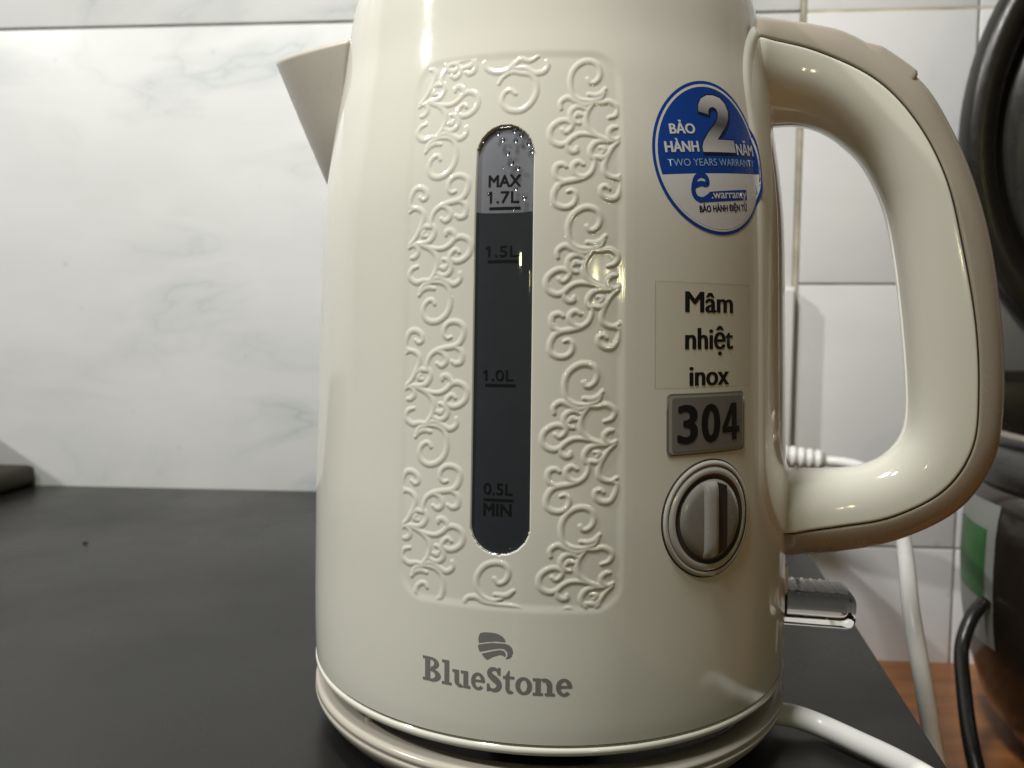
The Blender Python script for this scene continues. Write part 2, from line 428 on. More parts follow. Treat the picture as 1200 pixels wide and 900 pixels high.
BOTC=[[(-13.6,68.6),(-12.5,67.3),(-10.6,68.3),(-9.9,70.6),(-11.0,72.4),(-13.5,72.8),(-16.3,71.7),(-18.2,69.0),(-18.3,66.1),(-16.9,63.7),(-14.3,62.7),(-11.8,63.2)],[(-13.4,64.3),(-10.6,64.2),(-8.6,65.6)],[(-21.7,60.7),(-21.1,62.6),(-18.8,63.2),(-16.2,62.2),(-12.4,61.6),(-8.7,61.5),(-6.1,60.7)]]

def seg_paint(H, U, Z, pts, w0, w1, h):
    """raise a tapering bead along a polyline"""
    n = len(pts)
    for k in range(n-1):
        t0 = k/(n-1)
        wa = w0+(w1-w0)*math.sin(math.pi*min(1, max(0, .12+.82*t0)))
        (ax, ay), (bx, by) = pts[k], pts[k+1]
        i0 = np.searchsorted(U, min(ax, bx)-wa); i1 = np.searchsorted(U, max(ax, bx)+wa)
        j0 = np.searchsorted(Z, min(ay, by)-wa); j1 = np.searchsorted(Z, max(ay, by)+wa)
        if i1 <= i0 or j1 <= j0: continue
        uu, zz = np.meshgrid(U[i0:i1], Z[j0:j1])
        dx, dy = bx-ax, by-ay; L = dx*dx+dy*dy+1e-12
        t = np.clip(((uu-ax)*dx+(zz-ay)*dy)/L, 0, 1)
        d = np.hypot(uu-ax-t*dx, zz-ay-t*dy)/wa
        val = h*np.clip(1-d*d, 0, 1)**.8
        H[j0:j1, i0:i1] = np.maximum(H[j0:j1, i0:i1], val)
def smooth(e0, e1, x):
    t = np.clip((x-e0)/(e1-e0), 0, 1); return t*t*(3-2*t)
GU, GZ0, GZ1, GW = rad(-8.85)*R0, .0747, .1870, .0081          # water gauge: centre, ends, half width
def stadium_d(u, z, hw):
    zc = np.clip(z, GZ0+GW, GZ1-GW); return np.hypot(u-GU, z-zc)-hw
def build_panel():
    u0, u1 = rad(TH0)*R0, rad(TH1)*R0
    nu, nz = 236, 520
    U = np.linspace(u0, u1, nu); Z = np.linspace(PZ0, PZ1, nz)
    UU, ZZ = np.meshgrid(U, Z)
    H = np.zeros((nz, nu))
    strokes = []
    per = .0383
    for zt in (.2036, .1653, .1252, .0879):
        du = .0095+.0148*(zt-.125)
        for s in MOTIF: strokes.append([(du+a*1e-3, zt+b*1e-3) for a, b in s])
    for zt in (.1741-2*per+.2*0, .1741-per, .1741, .1741+per, .1741-3*per):
        du = -.0324+.0120*(zt-.135)
        for s in MOTIF: strokes.append([(du-a*1e-3, zt-b*1e-3) for a, b in s])
    strokes += [[(a*1e-3, b*1e-3) for a, b in s] for s in TOPC+BOTC]
    for s in strokes:
        p = cr_spline(s, 5) if len(s) > 2 else np.array(s)
        if p[:, 1].max() < PZ0 or p[:, 1].min() > PZ1: continue
        seg_paint(H, U, Z, [tuple(q) for q in p], .00048, .00090, .00021)
    uc, hw = .5*(rad(-29.9)+rad(14.0))*R0, .5*(rad(14.0)-rad(-29.9))*R0
    zc, hz, cr_ = .5*(.0603+.2062), .5*(.2062-.0603), .008
    qx = np.abs(UU-uc)-hw+cr_; qz = np.abs(ZZ-zc)-hz+cr_
    sd = np.hypot(np.maximum(qx, 0), np.maximum(qz, 0))+np.minimum(np.maximum(qx, qz), 0)-cr_
    inside = smooth(.0006, -.0022, sd)
    H = H*smooth(-.0006, -.0016, sd)
    # centre field above and below the gauge belongs to its own scrolls only
    H = H-.00022*inside
    sdw = stadium_d(UU, ZZ, GW-.0003)
    H = np.where(sdw < 0, -.0016, H)
    V = []
    r = rb(Z)
    th = U/R0
    X = (r[:, None]+H)*np.sin(th)[None, :]; Y = -(r[:, None]+H)*np.cos(th)[None, :]
    V = np.stack([X.ravel(), Y.ravel(), ZZ.ravel()], 1)
    o = mesh_obj('scrollwork_panel', V.tolist(), grid_faces(nu, nz), CREAM, kettle)
    o['label'] = 'recessed panel embossed with curling vine scrolls around the water gauge'
    return o
build_panel()

# ---- patches that follow the shell
def stadium_patch(name, hw, off, mat, parent, zlo=None, zhi=None, edge=0.0, drop=0.0):
    zlo = GZ0 if zlo is None else zlo; zhi = GZ1 if zhi is None else zhi
    a = np.linspace(-math.pi/2, 0, 14)
    d = hw-GW
    zs = [GZ0+GW+hw*math.sin(t) for t in a]+list(np.linspace(GZ0+GW, GZ1-GW, 40))[1:-1]+[GZ1-GW-hw*math.sin(t) for t in a[::-1]]
    zs = [z for z in zs if zlo-d <= z <= zhi+d]
    if zs[-1] < zhi-1e-5 and zhi < GZ1: zs.append(zhi)
    if zs[0] > zlo+1e-5 and zlo > GZ0: zs.insert(0, zlo)
    tt = [-1, -.985, -.94, -.8, -.6, -.3, 0, .3, .6, .8, .94, .985, 1]
    V = []
    for z in zs:
        zc = min(max(z, GZ0+GW), GZ1-GW); w = math.sqrt(max(hw*hw-(z-zc)**2, 1e-12))
        for t in tt:
            u = GU+t*w
            dist = hw-math.hypot(u-GU, z-zc)
            zz_ = z+(.0004*abs(t)**4 if (zhi < GZ1 and z >= zhi-1e-6) else 0)
            o_ = off-(drop*(1-min(1, dist/edge))**2 if edge else 0)
            V.append(SU(u, zz_, o_))
    return mesh_obj(name, V, grid_faces(len(tt), len(zs)), mat, parent)
pane = stadium_patch('gauge_pane', GW, -.00018, PANE, kettle, edge=.0009, drop=.0006)
pane['label'] = 'clear round-ended water gauge window, dark below the water line'
stadium_patch('gauge_back', GW-.0004, -.00105, AIRBACK, kettle)
stadium_patch('water', GW-.0004, -.00080, WATER, kettle, zhi=.1640)
# thin dark tube painted as the shadow gap round the pane
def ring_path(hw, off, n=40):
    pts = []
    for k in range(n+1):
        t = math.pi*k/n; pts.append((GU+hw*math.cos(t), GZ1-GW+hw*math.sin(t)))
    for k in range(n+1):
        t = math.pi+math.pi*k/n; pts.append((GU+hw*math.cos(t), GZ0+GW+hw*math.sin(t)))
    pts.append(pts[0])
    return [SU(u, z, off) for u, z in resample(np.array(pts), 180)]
tube('gauge_gap_shade', ring_path(GW+.00005, -.00062), .00022, GAP_DARK, pane, n=8, caps=False)

def drop_mesh(th, z, r):
    c = Vector(S(th, z, -.00013)); n_ = Vector((math.sin(rad(th)), -math.cos(rad(th)), 0)); t_ = Vector((math.cos(rad(th)), math.sin(rad(th)), 0)); k_ = Vector((0, 0, 1))
    V = []; N = 16; M = 6
    for j in range(M):
        a = math.pi/2*j/M
        for i in range(N):
            b_ = 2*math.pi*i/N
            V.append(c+(t_*math.cos(b_)*r+k_*math.sin(b_)*r*1.05)*math.cos(a)+n_*r*.6*math.sin(a))
    V.append(c+n_*r*.6)
    F = grid_faces(N, M, True)+[((M-1)*N+i, (M-1)*N+(i+1) % N, M*N) for i in range(N)]
    F.append(tuple(range(N))[::-1])
    mesh_obj('water_droplet', V, F, DROP, pane)
for th, z, r in [(-10.34, 186.0-1.3, .55), (-7.12, 185.2, .6), (-5.8, 184.1, .62), (-9.37, 182.9, .62), (-6.83, 182.6, .62), (-4.32, 181.8, .62), (-3.6, 179.8, .55),
                 (-8.3, 179.4, .66), (-7.51, 176.9, .75), (-6.31, 175.5, .68), (-6.59, 170.2, .6), (-4.94, 167.7, .6), (-9.1, 175.6, .25), (-6.9, 164.7, .25), (-11.9, 169.2, .22)]:
    drop_mesh(th, z*1e-3, r*1e-3)

# ---- lettering: the built-in font turned into thin sheets that follow the shell
def text_tris(s, bold=0.0, space=1.0, shear=0.0):
    c = bpy.data.curves.new('lettering', 'FONT'); c.body = s; c.offset = bold; c.space_character = space
    c.resolution_u = 4; c.shear = shear
    o = bpy.data.objects.new('lettering', c); COL.objects.link(o)
    bpy.context.view_layer.update()
    me = bpy.data.meshes.new_from_object(o.evaluated_get(bpy.context.evaluated_depsgraph_get()))
    bpy.data.objects.remove(o); bpy.data.curves.remove(c)
    return me
_cap = {}
def cap_h(bold):
    if bold not in _cap:
        me = text_tris('H', bold); ys = [v.co.y for v in me.vertices]; _cap[bold] = (min(ys), max(ys)); bpy.data.meshes.remove(me)
    return _cap[bold]
def flat_sheet(name, me, fx, fy, mapf, mat, parent, step=.0012):
    bm = bmesh.new(); bm.from_mesh(me)
    if fx:
        for v in bm.verts: v.co = Vector((fx(v.co.x), fy(v.co.y), 0))
    xs = [v.co.x for v in bm.verts]
    x = min(xs)+step
    while x < max(xs):
        bmesh.ops.bisect_plane(bm, geom=list(bm.verts)+list(bm.edges)+list(bm.faces), plane_co=(x, 0, 0), plane_no=(1, 0, 0)); x += step
    ys = [v.co.y for v in bm.verts]; y = min(ys)+2.5*step
    while y < max(ys):
        bmesh.ops.bisect_plane(bm, geom=list(bm.verts)+list(bm.edges)+list(bm.faces), plane_co=(0, y, 0), plane_no=(0, 1, 0)); y += 2.5*step
    for v in bm.verts:
        p = Vector(mapf(v.co.x, v.co.y)); lay = v.co.z
        if lay: r_ = math.hypot(p.x, p.y); p.x *= 1+lay/r_; p.y *= 1+lay/r_
        v.co = p
    bm.normal_update()
    if sum((f.normal.x*f.calc_center_median().x+f.normal.y*f.calc_center_median().y)*f.calc_area() for f in bm.faces) < 0:
        bmesh.ops.reverse_faces(bm, faces=list(bm.faces))
    out = bpy.data.meshes.new(name); bm.to_mesh(out); bm.free(); bpy.data.meshes.remove(me)
    out.materials.append(mat)
    out.polygons.foreach_set('use_smooth', [True]*len(out.polygons))
    o = bpy.data.objects.new(name, out); COL.objects.link(o); o.parent = parent
    return o
def text(name, s, x0, x1, y0, h, mapf, mat, parent, bold=0.0, shear=0.0, space=1.0, vb=.6):
    """x0..x1 fits the ink; y0 baseline, h height of capitals (metres on the shell); bold = extra weight in metres"""
    me0 = text_tris(s, 0, space, shear)
    xs = [v.co.x for v in me0.vertices]; a, b_ = min(xs), max(xs); lo, hi = cap_h(0.0)
    bm = bmesh.new()
    g = bold
    sh = [(0, 0)] if g <= 0 else [(-g, 0), (g, 0), (0, g*vb), (0, -g*vb), (-g*.7, g*.7*vb), (g*.7, -g*.7*vb), (g*.7, g*.7*vb), (-g*.7, -g*.7*vb), (0, 0)]
    for k, (dx, dy) in enumerate(sh):
        n0 = len(bm.verts)
        bm.from_mesh(me0); bm.verts.ensure_lookup_table()
        for v in bm.verts[n0:]:
            v.co = Vector((x0+g+(v.co.x-a)/(b_-a)*(x1-x0-2*g)+dx, y0+g*vb+(v.co.y-lo)/(hi-lo)*(h-2*vb*g)+dy, k*2e-6))
    me = bpy.data.meshes.new('tmp'); bm.to_mesh(me); bm.free(); bpy.data.meshes.remove(me0)
    return flat_sheet(name, me, None, None, mapf, mat, parent)
def poly_sheet(name, polys, mapf, mat, parent, step=.0012):
    bm = bmesh.new()
    for p in polys:
        bm.faces.new([bm.verts.new((x, y, 0)) for x, y in p])
    bmesh.ops.triangulate(bm, faces=list(bm.faces))
    me = bpy.data.meshes.new('tmp'); bm.to_mesh(me); bm.free()
    return flat_sheet(name, me, lambda x: x, lambda y: y, mapf, mat, parent, step)
def ring_sheet(name, ro, ri, mapf, mat, parent, n=72, zo=0.0, zi=0.0, mid=None):
    V = []; F = []
    rows = [(ri, zi)]+([] if mid is None else mid)+[(ro, zo)]
    for r_, o_ in rows:
        for k in range(n):
            a = 2*math.pi*k/n; V.append(mapf(r_*math.cos(a), r_*math.sin(a), o_))
    return mesh_obj(name, V, grid_faces(n, len(rows), True, flip=True), mat, parent)
deg = lambda th: rad(th)*R0
gm = lambda x, y: SU(x, y, -.00097 if y > .1640 else -.00072)
text('gauge_print', 'MAX', deg(-12.1), deg(-5.7), .1709, .00305, gm, INK, pane, .00012)
text('gauge_print', '1.7L', deg(-11.75), deg(-6.0), .1667, .0030, gm, INK, pane, .00004)
text('gauge_print', '1.5L', deg(-11.85), deg(-6.0), .1528, .0028, gm, INK, pane, .00004)
text('gauge_print', '1.0L', deg(-12.07), deg(-6.6), .1206, .0028, gm, INK, pane, .00004)
text('gauge_print', '0.5L', deg(-12.1), deg(-6.55), .0907, .0030, gm, INK, pane, .00004)
text('gauge_print', 'MIN', deg(-12.1), deg(-6.7), .0851, .0033, gm, INK, pane, .00012)
for z, hh, th in ((.1667, .0030, -11.75), (.1528, .0028, -11.85), (.1206, .0028, -12.07)):
    poly_sheet('gauge_print', [[(deg(th)+.00018, z+hh), (deg(th)+.00018, z+hh-.0005), (deg(th)-.00062, z+hh*.66), (deg(th)-.00062, z+hh*.66+.0004)]], lambda x, y: SU(x, y, -.00095 if y > .1640 else -.00070), INK, pane)
for z, a, b_ in ((.1653, -11.8, -5.7), (.1516, -11.9, -5.95), (.1194, -12.1, -6.25), (.0893, -12.1, -6.4)):
    poly_sheet('gauge_mark', [[(deg(a), z-.00033), (deg(b_), z-.00033), (deg(b_), z+.00033), (deg(a), z+.00033)]], gm, INK, pane)

# ---- brand print low on the shell: wordmark in heavy slab letters, striped emblem above
bmap = lambda x, y: SU(x, y, .00005)
bmap2 = lambda x, y: SU(x, y, .00007)
def ann(cx, cy, rx, ry, tx, ty, a0, a1, n=22):
    o = []
    for k in range(n):
        p, q = rad(a0+(a1-a0)*k/n), rad(a0+(a1-a0)*(k+1)/n)
        o.append([(cx+rx*math.cos(p), cy+ry*math.sin(p)), (cx+rx*math.cos(q), cy+ry*math.sin(q)), (cx+(rx-tx)*math.cos(q), cy+(ry-ty)*math.sin(q)), (cx+(rx-tx)*math.cos(p), cy+(ry-ty)*math.sin(p))])
    return o
def rc(x0, x1, y0, y1): return [[(x0, y0), (x1, y0), (x1, y1), (x0, y1)]]
CAPH = 1.46
def glyph(ch):
    """heavy slab-serif letters in a box one unit wide, x-height 1; a list of layers, each a list of polygons"""
    if ch == 'B': return [rc(.13, .42, 0, CAPH), rc(0, .5, 0, .16), rc(0, .5, CAPH-.16, CAPH), ann(.46, 1.10, .44, .36, .26, .15, -90, 90), ann(.46, .39, .54, .39, .30, .16, -90, 90), rc(.4, .5, .63, .78)]
    if ch == 'l': return [rc(.26, .76, 0, CAPH), rc(0, .5, CAPH-.17, CAPH), rc(0, 1, 0, .16)]
    if ch == 'u': return [rc(.12, .38, .36, 1), rc(0, .25, .84, 1), ann(.46, .38, .34, .40, .26, .2, 180, 300), rc(.62, .88, .0, 1), rc(.48, .75, .84, 1), rc(.75, 1, 0, .15)]
    if ch == 'o': return [ann(.5, .5, .5, .52, .29, .17, 0, 360, 40)]
    if ch == 'e': return [ann(.5, .5, .5, .52, .29, .17, 2, 318, 36), rc(.2, .98, .46, .60)]
    if ch == 't': return [[[(.22, .22), (.58, .22), (.58, 1.34), (.50, 1.34), (.22, 1.02)]], rc(0, .98, .85, 1), ann(.62, .28, .40, .30, .34, .18, 180, 320)]
    if ch == 'n': return [rc(.12, .36, 0, 1), rc(0, .25, .84, 1), rc(0, .46, 0, .15), ann(.54, .60, .34, .41, .26, .2, -5, 125), rc(.64, .88, 0, .62), rc(.54, 1, 0, .15)]
    if ch == 'S':
        c = cr_spline([(.80, 1.06), (.70, 1.27), (.50, 1.35), (.30, 1.28), (.22, 1.10), (.32, .92), (.55, .74), (.76, .56), (.82, .36), (.70, .17), (.48, .09), (.24, .17), (.15, .40)], 5)
        w = np.interp(np.linspace(0, 1, len(c)), [0, .12, .3, .5, .7, .88, 1], [.07, .09, .14, .20, .15, .09, .07])
        L = []; R_ = []
        for k in range(len(c)):
            d = c[min(k+1, len(c)-1)]-c[max(k-1, 0)]; d = d/np.linalg.norm(d); nn = np.array([-d[1], d[0]])
            L.append(tuple(c[k]+nn*w[k])); R_.append(tuple(c[k]-nn*w[k]))
        return [[[L[k], R_[k], R_[k+1], L[k+1]] for k in range(len(c)-1)], rc(.74, .90, 1.0, 1.44), rc(.06, .22, .02, .46)]
word = [('B', -24.0, -20.1), ('l', -19.85, -17.85), ('u', -17.7, -14.1), ('e', -13.95, -11.25), ('S', -11.1, -8.05), ('t', -7.9, -5.75), ('o', -5.6, -2.55), ('n', -2.4, 1.6), ('e', 1.8, 4.75)]
for q, (ch, a, b_) in enumerate(word):
    y0 = .03845-.0003*q/8; lay = 0
    bm = bmesh.new()
    for layer in glyph(ch):
        lay += 1
        for p in layer:
            pts = [(deg(a)+(deg(b_)-deg(a))*x, y0+y*.0046) for x, y in p]
            bm.faces.new([bm.verts.new((x, y, lay*6e-6)) for x, y in pts])
    bmesh.ops.remove_doubles(bm, verts=list(bm.verts), dist=1e-8)
    me = bpy.data.meshes.new('tmp'); bm.to_mesh(me); bm.free()
    flat_sheet('brand_print', me, None, None, bmap, GREYINK, kettle)
emb = [[(-12.23, 53.76), (-11.4, 54.1), (-10.37, 54.16), (-9.4, 54.1), (-8.68, 53.86), (-8.0, 53.3), (-7.56, 52.59), (-7.5, 51.95), (-9.23, 52.0), (-10.8, 51.65), (-12.49, 51.1), (-12.62, 52.0), (-12.5, 53.0)],
       [(-12.64, 50.55), (-11.2, 51.1), (-9.79, 51.45), (-7.55, 51.5), (-6.8, 51.2), (-6.25, 50.5), (-6.05, 49.36), (-6.3, 48.3), (-6.69, 47.7), (-7.45, 47.4), (-7.2, 48.0), (-7.05, 48.6), (-7.2, 49.5), (-7.8, 50.1), (-8.6, 50.2), (-10.34, 49.6), (-12.3, 48.75), (-12.6, 49.6)],
       [(-11.95, 48.25), (-9.77, 49.25), (-8.5, 49.7), (-7.7, 49.5), (-7.42, 48.8), (-7.52, 48.05), (-8.1, 48.4), (-8.64, 48.42), (-9.76, 47.75), (-10.89, 46.75), (-11.46, 47.3)]]
for p in emb:
    poly_sheet('brand_emblem', [[(deg(a), b_*1e-3) for a, b_ in p]], bmap, GREYINK, kettle)

def mount_off(th, z):
    """height of the handle's mounting pad over the shell"""
    def rr(u, hw, z0, z1, c):
        qx = abs(u)-hw+c; qz = abs(z-(z0+z1)/2)-(z1-z0)/2+c
        return math.hypot(max(qx, 0), max(qz, 0))+min(max(qx, qz), 0)-c
    u = rad(th-81)*.082
    d = rr(u, .0470, .0690, .2290, .028); d2 = rr(u, .0310, .0895, .2010, .016)
    return -.0003+.0011*float(smooth(.0006, -.0030, d))-.0007*float(smooth(.0008, -.0020, d2))

# ---- round warranty sticker
STH, SZ, SROT = 35.4, .1810, rad(6.5)
stk = tag(empty('warranty_sticker'), 'round blue and white warranty sticker with a large silver numeral 2', None)
stk.parent = kettle
def smap(o_):
    def f(x, y, e=0.0):
        xx = x*math.cos(SROT)-y*math.sin(SROT); yy = x*math.sin(SROT)+y*math.cos(SROT)
        z = SZ+yy; r = float(rb(SZ))
        # a little lifted corner low on the right
        lift = .0006*max(0, (x-.0155)/.005)**2*max(0, 1-abs(y+.0095)/.004) if x > .0155 else 0
        th = STH+math.degrees(xx/r)
        return S(th, z, o_*.5+e+lift+max(0.0, mount_off(th, z)))
    return f
def disc_poly(r, ymin=None, ymax=None, n=96):
    pts = [(r*math.cos(2*math.pi*k/n), r*math.sin(2*math.pi*k/n)) for k in range(n)]
    if ymax is not None:
        a = math.asin(ymax/r); pts = [(r*math.cos(t), r*math.sin(t)) for t in np.linspace(math.pi-a, 2*math.pi+a, n)]
    if ymin is not None:
        a = math.asin(ymin/r); pts = [(r*math.cos(t), r*math.sin(t)) for t in np.linspace(a, math.pi-a, n)]
    return pts
poly_sheet('backing', [disc_poly(.0210)], smap(.00012), STK_BLUE, stk)
ring_sheet('edge_ring', .0201, .0194, smap(.00016), STK_WHITE, stk)
poly_sheet('lower_field', [disc_poly(.01945, ymax=-.0043)], smap(.00020), STK_WHITE, stk)
mm = 1e-3
text('lettering', 'BẢO', -14.8*mm, -6.2*mm, 6.4*mm, 2.75*mm, smap(.00026), STK_WHITE, stk, .00016)
text('lettering', 'HÀNH', -17.1*mm, -5.9*mm, 1.5*mm, 2.95*mm, smap(.00026), STK_WHITE, stk, .00016)
N2 = [(.05, 1.0), (.08, 1.17), (.18, 1.32), (.36, 1.41), (.56, 1.42), (.76, 1.37), (.91, 1.23), (.97, 1.03), (.93, .84), (.82, .67), (.62, .47), (.47, .31), (1.0, .31), (1.0, 0), (.0, 0), (.0, .13), (.05, .25), (.22, .47), (.45, .68), (.58, .84), (.62, .98), (.59, 1.08), (.5, 1.13), (.4, 1.1), (.34, 1.03), (.33, .93)]
def n2(g, ox, oy):
    """numeral outline, grown by g and shifted"""
    P = [np.array(p)*np.array([13.4, 11.0])*mm+np.array([-4.6*mm+ox, 1.5*mm+oy]) for p in N2]
    out = []
    for k in range(len(P)):
        e = P[(k+1) % len(P)]-P[k-1]; e = e/np.linalg.norm(e); out.append(tuple(P[k]+np.array([-e[1], e[0]])*g))
    return out
poly_sheet('numeral', [n2(.0006, .0002, -.0002)], smap(.00022), STK_DARK, stk)
poly_sheet('numeral', [n2(0, 0, 0)], smap(.00030), NUMERAL, stk)
text('lettering', 'NĂM', 9.3*mm, 18.2*mm, .9*mm, 3.1*mm, smap(.00036), STK_WHITE, stk, .00012)
text('lettering', 'TWO YEARS WARRANTY', -16.9*mm, 17.8*mm, -2.2*mm, 1.9*mm, smap(.00026), STK_LIGHT, stk, .0)
# emblem: a curled "e" on a blue bar with the service name
ePts = [(-9.6, -7.6), (-7.2, -7.0), (-5.0, -7.2), (-4.7, -6.0), (-5.4, -5.0), (-6.9, -4.75), (-8.5, -5.4), (-9.5, -7.2), (-9.9, -9.2), (-9.0, -10.8), (-7.0, -11.3), (-5.0, -10.6)]
ep = cr_spline([(a*mm, b_*mm) for a, b_ in ePts], 6)
quad = []
def stroke_polys(p, w):
    L = []; R_ = []
    for k in range(len(p)):
        d = p[min(k+1, len(p)-1)]-p[max(k-1, 0)]; d = d/np.linalg.norm(d); nn = np.array([-d[1], d[0]])
        L.append(tuple(p[k]+nn*w)); R_.append(tuple(p[k]-nn*w))
    return [[L[k], R_[k], R_[k+1], L[k+1]] for k in range(len(p)-1)]
poly_sheet('emblem', stroke_polys(ep, .00075), smap(.00026), STK_BLUE, stk)
poly_sheet('emblem_bar', [[(-8.6*mm, -12.1*mm), (11.2*mm, -11.6*mm), (11.4*mm, -8.7*mm), (-4.2*mm, -9.2*mm)]], smap(.00025), STK_BLUE, stk)
text('lettering', '.warranty', -3.9*mm, 11.0*mm, -11.1*mm, 2.3*mm, smap(.00031), STK_WHITE, stk, .00008)
text('lettering', 'BẢO HÀNH ĐIỆN TỬ', -8.6*mm, 10.8*mm, -14.6*mm, 1.75*mm, smap(.00026), STK_DARK, stk, .0001)

# ---- clear film with the print, silver 304 plate
film = poly_sheet('clear_film', [[(deg(20.1), .1185), (deg(45.0), .1185), (deg(45.4), .1472), (deg(20.1), .1464)]], lambda x, y: SU(x, y, .00003), FILM, kettle)
fe = []
for x0_, x1_, y0_, y1_ in ((20.1, 45.2, .1466, .1469), (20.1, 45.2, .1185, .1188), (20.1, 20.33, .1188, .1466), (44.95, 45.2, .1188, .1466)):
    fe.append([(deg(x0_), y0_), (deg(x1_), y0_), (deg(x1_), y1_), (deg(x0_), y1_)])
poly_sheet('film_edge', fe, lambda x, y: SU(x, y, .000055), clear_mat('film_edge_gloss', (1, 1, 1), .35, 2.4, 0.0), film)
pm = lambda x, y: SU(x, y, .00005)
text('lettering', 'Mâm', deg(26.7), deg(39.4), .1389, .0055, pm, INK, kettle, .00030, vb=.12)
text('lettering', 'nhiệt', deg(26.7), deg(39.4), .1290, .0057, pm, INK, kettle, .00030, vb=.12)
text('lettering', 'inox', deg(27.7), deg(38.2), .1192, .0054, pm, INK, kettle, .00030, vb=.12)
def rrect(x0, x1, y0, y1, r, n=8):
    P = []
    for cx, cy, a in ((x1-r, y0+r, -90), (x1-r, y1-r, 0), (x0+r, y1-r, 90), (x0+r, y0+r, 180)):
        for k in range(n+1):
            t = rad(a+90*k/n); P.append((cx+r*math.cos(t), cy+r*math.sin(t)))
    return P
plate = empty('grade_plate'); plate.parent = kettle
plate['label'] = 'silver rounded plate printed 304 above the dial'
poly_sheet('plate_edge', [rrect(deg(22.6), deg(42.9), .1006, .1172, .0016)], lambda x, y: SU(x, y, .00018), plastic('plate_edge_grey', (.20, .19, .165), .3, .6), plate)
poly_sheet('plate_rim', [rrect(deg(23.05), deg(42.45), .1011, .1167, .0014)], lambda x, y: SU(x, y, .0003), plastic('plate_rim_grey', (.36, .35, .31), .25, .6), plate)
poly_sheet('plate_face', [rrect(deg(23.7), deg(41.9), .1017, .1161, .0010)], lambda x, y: SU(x, y, .0004), plastic('plate_face_grey', (.185, .182, .17), .3, .7, .12), plate)
for ch, a, b_ in (('3', 24.8, 29.6), ('0', 30.4, 35.3)):
    text('lettering', ch, deg(a), deg(b_), .1038, .0103, lambda x, y: SU(x, y, .00047), INK, plate, .00048)

for k, p in enumerate(([(.50, 1.0), (.82, 1.0), (.82, .0), (.54, .0), (.54, .72)], [(.0, .37), (.0, .21), (1.0, .21), (1.0, .37)], [(.0, .36), (.28, .36), (.60, .84), (.50, 1.0)])):
    poly_sheet('lettering', [[(deg(35.9)+x*(deg(41.0)-deg(35.9)), .1038+y*.0103) for x, y in p]], lambda x, y, k=k: SU(x, y, .00047+k*6e-6), INK, plate)

# ---- round dial
DTH, DZ = 32.9, .0828
dial = empty('temperature_dial'); dial.parent = kettle
dial['label'] = 'round silver-grey dial with an upright grip bar'
dmap = lambda x, y, e=0.0: SU(deg(DTH)+x*R0/.082, DZ+y, e)
DSIL = plastic('dial_silver', (.50, .495, .465), .18, .7, .05)
DKNOB = plastic('knob_grey', (.25, .245, .225), .25, .6, .06)
DGRIP = plastic('grip_grey', (.34, .335, .31), .25, .6, .06)
DGROOVE_SHADE = plastic('dial_dark', (.045, .042, .035), .3, .5)
ring_sheet('dial_outline', .0165, .0159, dmap, GAP_DARK, dial, zo=-.0001, zi=.0003)
ring_sheet('dial_bezel', .0159, .0146, dmap, DSIL, dial, zo=.0003, zi=.0006, mid=[(.0150, .0007), (.0155, .0006)])
ring_sheet('dial_outline', .0146, .0143, dmap, GAP_DARK, dial, zo=.0006, zi=.0004)
ring_sheet('dial_ring', .0143, .0124, dmap, DSIL, dial, zo=.0004, zi=.0007, mid=[(.0130, .0008), (.0137, .0007)])
ring_sheet('dial_groove', .0124, .0108, dmap, DGROOVE_SHADE, dial, zo=.0007, zi=.0005, mid=[(.0116, .0001)])
ring_sheet('knob', .0108, .0001, dmap, DKNOB, dial, zo=.0005, zi=.0013, mid=[(.004, .0013), (.0085, .0013), (.0103, .0010)])
def grip():
    V = []; ys = np.linspace(-.0104, .0104, 26)
    prof = [(-.0032, .0010), (-.0026, .0018), (-.0016, .0023), (.0, .0025), (.0012, .0024), (.0016, .0020), (.0018, .0010)]
    for y in ys:
        k = math.sqrt(max(0, 1-(abs(y)/.01045)**6))
        for x, h_ in prof: V.append(dmap(x-.0004, y, .0010+(h_-.0010)*k))
    mesh_obj('grip_bar', V, grid_faces(len(prof), len(ys)), DGRIP, dial)
grip()
poly_sheet('grip_shade', [[(.0013, -.0100), (.0050, -.0088), (.0050, .0088), (.0013, .0100)]], lambda x, y: dmap(x, y, .0014), DGROOVE_SHADE, dial)  # dark sheet painted as the shaded side of the grip bar

# ---- handle
HTH = 81.0
hd = Vector((math.sin(rad(HTH)), -math.cos(rad(HTH)), 0)); ht = Vector((math.cos(rad(HTH)), math.sin(rad(HTH)), 0)); hz = Vector((0, 0, 1))
inner = [(60, 201), (68, 202.2), (76.1, 202.6), (82.9, 202.4), (89.7, 200.4), (96.4, 195.9), (103.2, 188.8), (108.8, 178.4), (112.4, 167.3), (115.9, 147.8), (119.0, 122.5), (119.9, 107), (118.3, 98.9), (113.3, 92.6), (106.7, 89.3), (100, 88), (83.6, 86.9), (72, 86.5)]
seam = [(60, 228.6), (70.8, 227.8), (86.2, 224.8), (104.9, 215.5), (118.3, 201.3), (127.9, 183.3), (133.8, 161.4), (138.6, 136.7), (140.3, 114.6), (139.1, 96.3), (130.7, 81.8), (115.3, 72.3), (99.3, 68.5), (83.3, 66.7), (72, 66)]
outer = [(60, 237.2), (69.8, 236.1), (86, 233.6), (99.2, 228.9), (118.2, 215.0), (128.5, 199.4), (136.7, 180.3), (142.7, 158.5), (146.8, 131.2), (147.8, 109.2), (145.6, 92.4), (136.1, 76.4), (118.2, 65.3), (99.6, 60.3), (84.4, 58.8), (72, 58)]
NS = 110
I_, S_, O_ = (resample(cr_spline(l, 10), NS)*1e-3 for l in (inner, seam, outer))
